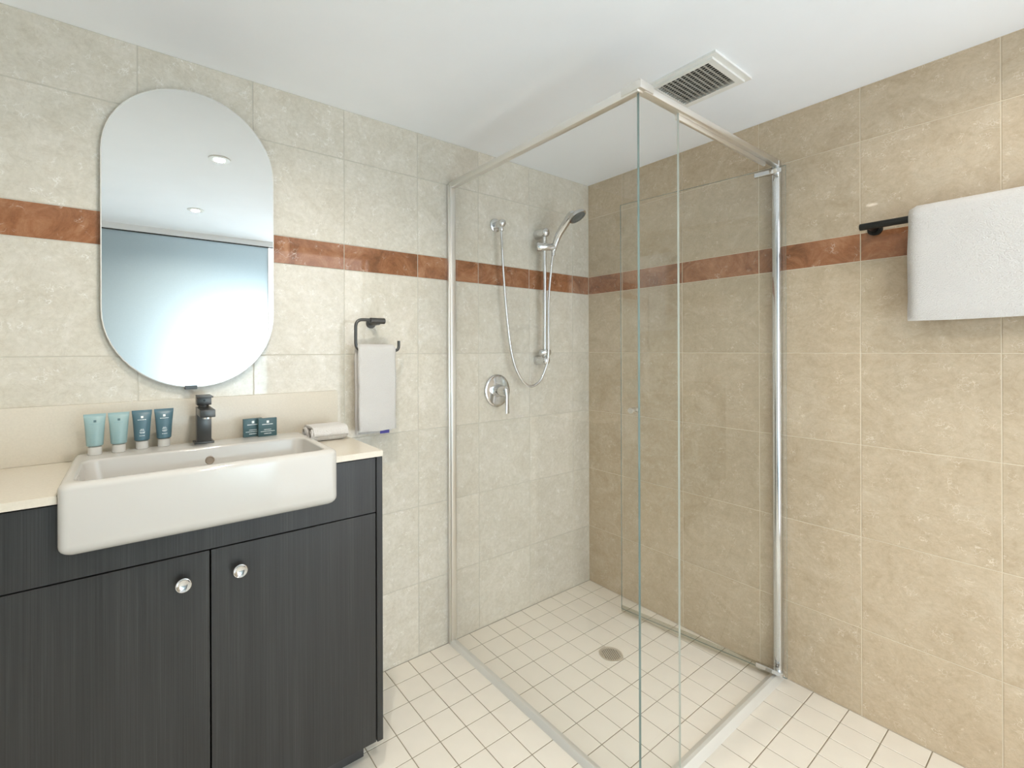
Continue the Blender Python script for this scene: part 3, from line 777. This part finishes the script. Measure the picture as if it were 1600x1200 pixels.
# hinge post on the right wall
bm = B(); cyl(bm, (-0.0165, SY, 0.018), (-0.0165, SY, ST), 0.0150, 28, 0.001); box(bm, -0.010, -0.001, SY - 0.012, SY + 0.012, 0.018, ST - 0.002, 0.001, 1); obj('hinge_post', bm, M['chrome'], t)
# pivot door standing open into the shower
pA, pB = Vector((-0.050, -0.930, 0)), Vector((-0.142, -0.300, 0))
ang = math.atan2((pB - pA).y, (pB - pA).x); LEN = (pB - pA).length
Mx = Matrix.Translation(pA) @ Matrix.Rotation(ang, 4, 'Z')
dr = pane('door', 0, LEN, -0.003, 0.003, 0.030, ST - 0.034, 1, Mx)
bm = B(); box(bm, 0.055, LEN, -0.0042, 0.0042, 0.018, 0.046, 0.0015, 1); bmesh.ops.transform(bm, matrix=Mx, verts=bm.verts); o = obj('bottom_seal', bm, M['seal'], dr); o['label'] = 'clear vinyl door sweep'
for zz in (0.038, ST - 0.048):
    bm = B(); box(bm, 0.012, 0.098, -0.0085, 0.0085, zz - 0.008, zz + 0.008, 0.0012, 1); box(bm, 0.030, 0.062, -0.020, -0.008, zz - 0.006, zz + 0.006, 0.001, 1)
    bmesh.ops.transform(bm, matrix=Mx, verts=bm.verts); obj('hinge', bm, M['chrome'], t)
def knob_at(side):
    bm = B(); s = 1 if side > 0 else -1
    o_ = Mx @ Vector((LEN - 0.058, s * 0.003, 0.952)); ax = (Mx.to_3x3() @ Vector((0, s, 0)))
    lathe(bm, [(0, 0.0095), (0.003, 0.0095), (0.006, 0.0075), (0.012, 0.0085), (0.0175, 0.0125), (0.0225, 0.0132), (0.0245, 0.0120), (0.0250, 0.0001)], o_, ax, 26)
    return obj('knob', bm, M['brushed'], dr, 50)
knob_at(1); knob_at(-1)

# ------------------------------------------------------------------ shower fittings
t = thing('shower_mixer', (-0.638, 0, 1.044), 'round chrome shower mixer plate with lever, below the hand shower', 'shower mixer')
mxx, mzz = -0.638, 1.0435
bm = B(); lathe(bm, [(0.0005, 0.0725), (0.004, 0.0730), (0.007, 0.0705), (0.0085, 0.0600), (0.0095, 0.0460), (0.0110, 0.0330), (0.0115, 0.0001)], (mxx, 0, mzz), (0, -1, 0), 48); obj('wall_plate', bm, M['chrome'], t, 50)
bm = B(); lathe(bm, [(0.010, 0.0285), (0.030, 0.0270), (0.045, 0.0235), (0.060, 0.0215), (0.0660, 0.0195), (0.0680, 0.0001)], (mxx, 0, mzz), (0, -1, 0), 36); obj('body', bm, M['chrome'], t, 50)
bm = B()
prof = []
for k in range(13):
    s = k / 12; z = mzz + 0.012 - 0.108 * s; wd = 0.0175 - 0.0080 * min(1, s * 3.0) + 0.0012 * s; d = 0.008 - 0.0035 * s; y = -0.069 - 0.003 * s
    prof.append([Vector((mxx + wd * math.cos(2 * PI * i / 16), y + d * math.sin(2 * PI * i / 16), z)) for i in range(16)])
rings(bm, prof); obj('lever', bm, M['chrome'], t, 60)

t = thing('shower_outlet', (-0.645, 0, 1.789), 'chrome wall elbow feeding the shower hose, left of the rail', 'wall outlet')
ox, oz = -0.645, 1.789
bm = B(); lathe(bm, [(0.0005, 0.0300), (0.005, 0.0300), (0.0075, 0.0270), (0.0085, 0.0180), (0.0085, 0.0001)], (ox, 0, oz), (0, -1, 0), 32); obj('rosette', bm, M['chrome'], t, 50)
bm = B(); lathe(bm, [(0.006, 0.0150), (0.025, 0.0165), (0.040, 0.0185), (0.052, 0.0180), (0.060, 0.0130), (0.0630, 0.0001)], (ox, 0, oz), (0, -1, 0.0), 28); cyl(bm, (ox, -0.043, oz - 0.012), (ox, -0.043, oz - 0.034), 0.0105, 20, 0.001); obj('elbow', bm, M['chrome'], t, 50)

t = thing('shower_rail', (-0.384, 0, 1.47), 'vertical chrome shower slide rail on the tiled wall in the shower', 'shower rail')
rx, ry = -0.384, -0.052
bm = B(); cyl(bm, (rx, ry, 1.160), (rx, ry, 1.790), 0.0095, 22, 0.001); obj('rail', bm, M['chrome'], t)
for zz in (1.176, 1.783):
    bm = B(); lathe(bm, [(0.0005, 0.0235), (0.004, 0.0240), (0.020, 0.0225), (0.060, 0.0215), (0.069, 0.0185), (0.0745, 0.0110), (0.0760, 0.0001)], (rx, 0, zz), (0, -1, 0), 30); obj('wall_bracket', bm, M['chrome'], t, 50)
bm = B(); cyl(bm, (rx, ry, 1.200), (rx, ry, 1.230), 0.0180, 24, 0.003); cyl(bm, (rx - 0.030, ry + 0.004, 1.215), (rx + 0.022, ry - 0.014, 1.215), 0.0145, 20, 0.003); obj('hose_guide', bm, M['chrome'], t, 50)
bm = B(); cyl(bm, (rx, ry, 1.695), (rx, ry, 1.735), 0.0150, 24, 0.002); lathe(bm, [(0, 0.0200), (0.004, 0.0225), (0.026, 0.0215), (0.028, 0.0185), (0.088, 0.0185), (0.091, 0.0160)], (rx - 0.042, ry + 0.012, 1.714), (0.072, -0.036, 0.0), 26); obj('slider', bm, M['chrome'], t, 50)

t = thing('hand_shower', (-0.352, -0.085, 1.72), 'chrome hand shower with grey spray face on a silver hose', 'hand shower')
base = Vector((-0.350, -0.078, 1.700))
hc = Vector((-0.348, -0.222, 1.826))
hn = Vector((0.16, -0.50, -0.85)).normalized()
path = smooth_path([base, base + Vector((0.002, -0.012, 0.034)), base + Vector((0.004, -0.034, 0.074)), base + Vector((0.006, -0.070, 0.112)), hc + Vector((0.0, 0.036, 0.014)) - hn * 0.002, hc - hn * 0.012 + Vector((0, 0.004, 0.0))], 6)
bm = B(); tube(bm, path, lambda s: 0.0125 + 0.0050 * min(1, s * 2.0) - (0.003 * max(0, s - 0.8) * 5), 18); obj('handle', bm, M['chrome'], t, 60)
bm = B(); lathe(bm, [(-0.024, 0.0001), (-0.022, 0.016), (-0.016, 0.030), (-0.006, 0.0395), (0.001, 0.0415), (0.0045, 0.0405), (0.0045, 0.0350)], hc, hn, 36); hd = obj('head', bm, M['chrome'], t, 60)
bm = B(); lathe(bm, [(0.0030, 0.0352), (0.0062, 0.0342), (0.0066, 0.0230), (0.0056, 0.0215), (0.0066, 0.0195), (0.0072, 0.0001)], hc, hn, 36); sf = obj('spray_face', bm, M['spray'], hd); sf['label'] = 'dark grey spray face'
hose_pts = [(ox, -0.043, oz - 0.030), (ox + 0.003, -0.043, 1.70), (ox + 0.013, -0.042, 1.560), (ox + 0.034, -0.042, 1.361), (ox + 0.064, -0.044, 1.189), (ox + 0.112, -0.048, 1.094), (-0.480, -0.052, 1.058), (-0.424, -0.056, 1.078), (-0.3925, -0.062, 1.135), (-0.384, -0.074, 1.20), (-0.382, -0.074, 1.33), (-0.375, -0.070, 1.47), (-0.360, -0.074, 1.62), (-0.352, -0.077, 1.680), (-0.350, -0.078, 1.702)]
bm = B(); tube(bm, smooth_path(hose_pts, 10), 0.0062, 12); obj('hose', bm, M['chrome'], t, 60)
bm = B(); cyl(bm, (-0.3512, -0.0775, 1.672), (-0.350, -0.078, 1.702), 0.0095, 18, 0.001); obj('hose_nut', bm, M['chrome'], t)

# ------------------------------------------------------------------ floor drain
dx, dy = -0.4160, -0.4440
t = thing('floor_drain', (dx, dy, 0), 'round slotted metal floor drain in the shower floor', 'drain')
bm = B(); lathe(bm, [(0.0002, 0.0470), (0.0022, 0.0462), (0.0030, 0.0380), (0.0022, 0.0365), (0.0004, 0.0360)], (dx, dy, 0), (0, 0, 1), 40, closed=True); obj('rim', bm, M['steel'], t)
bm = B(); lathe(bm, [(0.0003, 0.0362), (0.0008, 0.0360)], (dx, dy, 0), (0, 0, 1), 32); obj('sump_shade', bm, M['dark'], t)  # flat dark disc standing in for shade below the grate
bm = B()
for k in range(-4, 5):
    off = k * 0.0080; hl = math.sqrt(max(0, 0.0362 ** 2 - off ** 2)); 
    d = Vector((0.5, 0.866, 0)); n_ = Vector((-0.866, 0.5, 0)); c = Vector((dx, dy, 0)) + n_ * off
    p = [c + d * hl - n_ * 0.0026, c + d * hl + n_ * 0.0026, c - d * hl + n_ * 0.0026, c - d * hl - n_ * 0.0026]
    rings(bm, [[q + Vector((0, 0, 0.0009)) for q in p], [q + Vector((0, 0, 0.0026)) for q in p]])
o = obj('grate_bars', bm, M['steel'], t); o['kind'] = 'stuff'
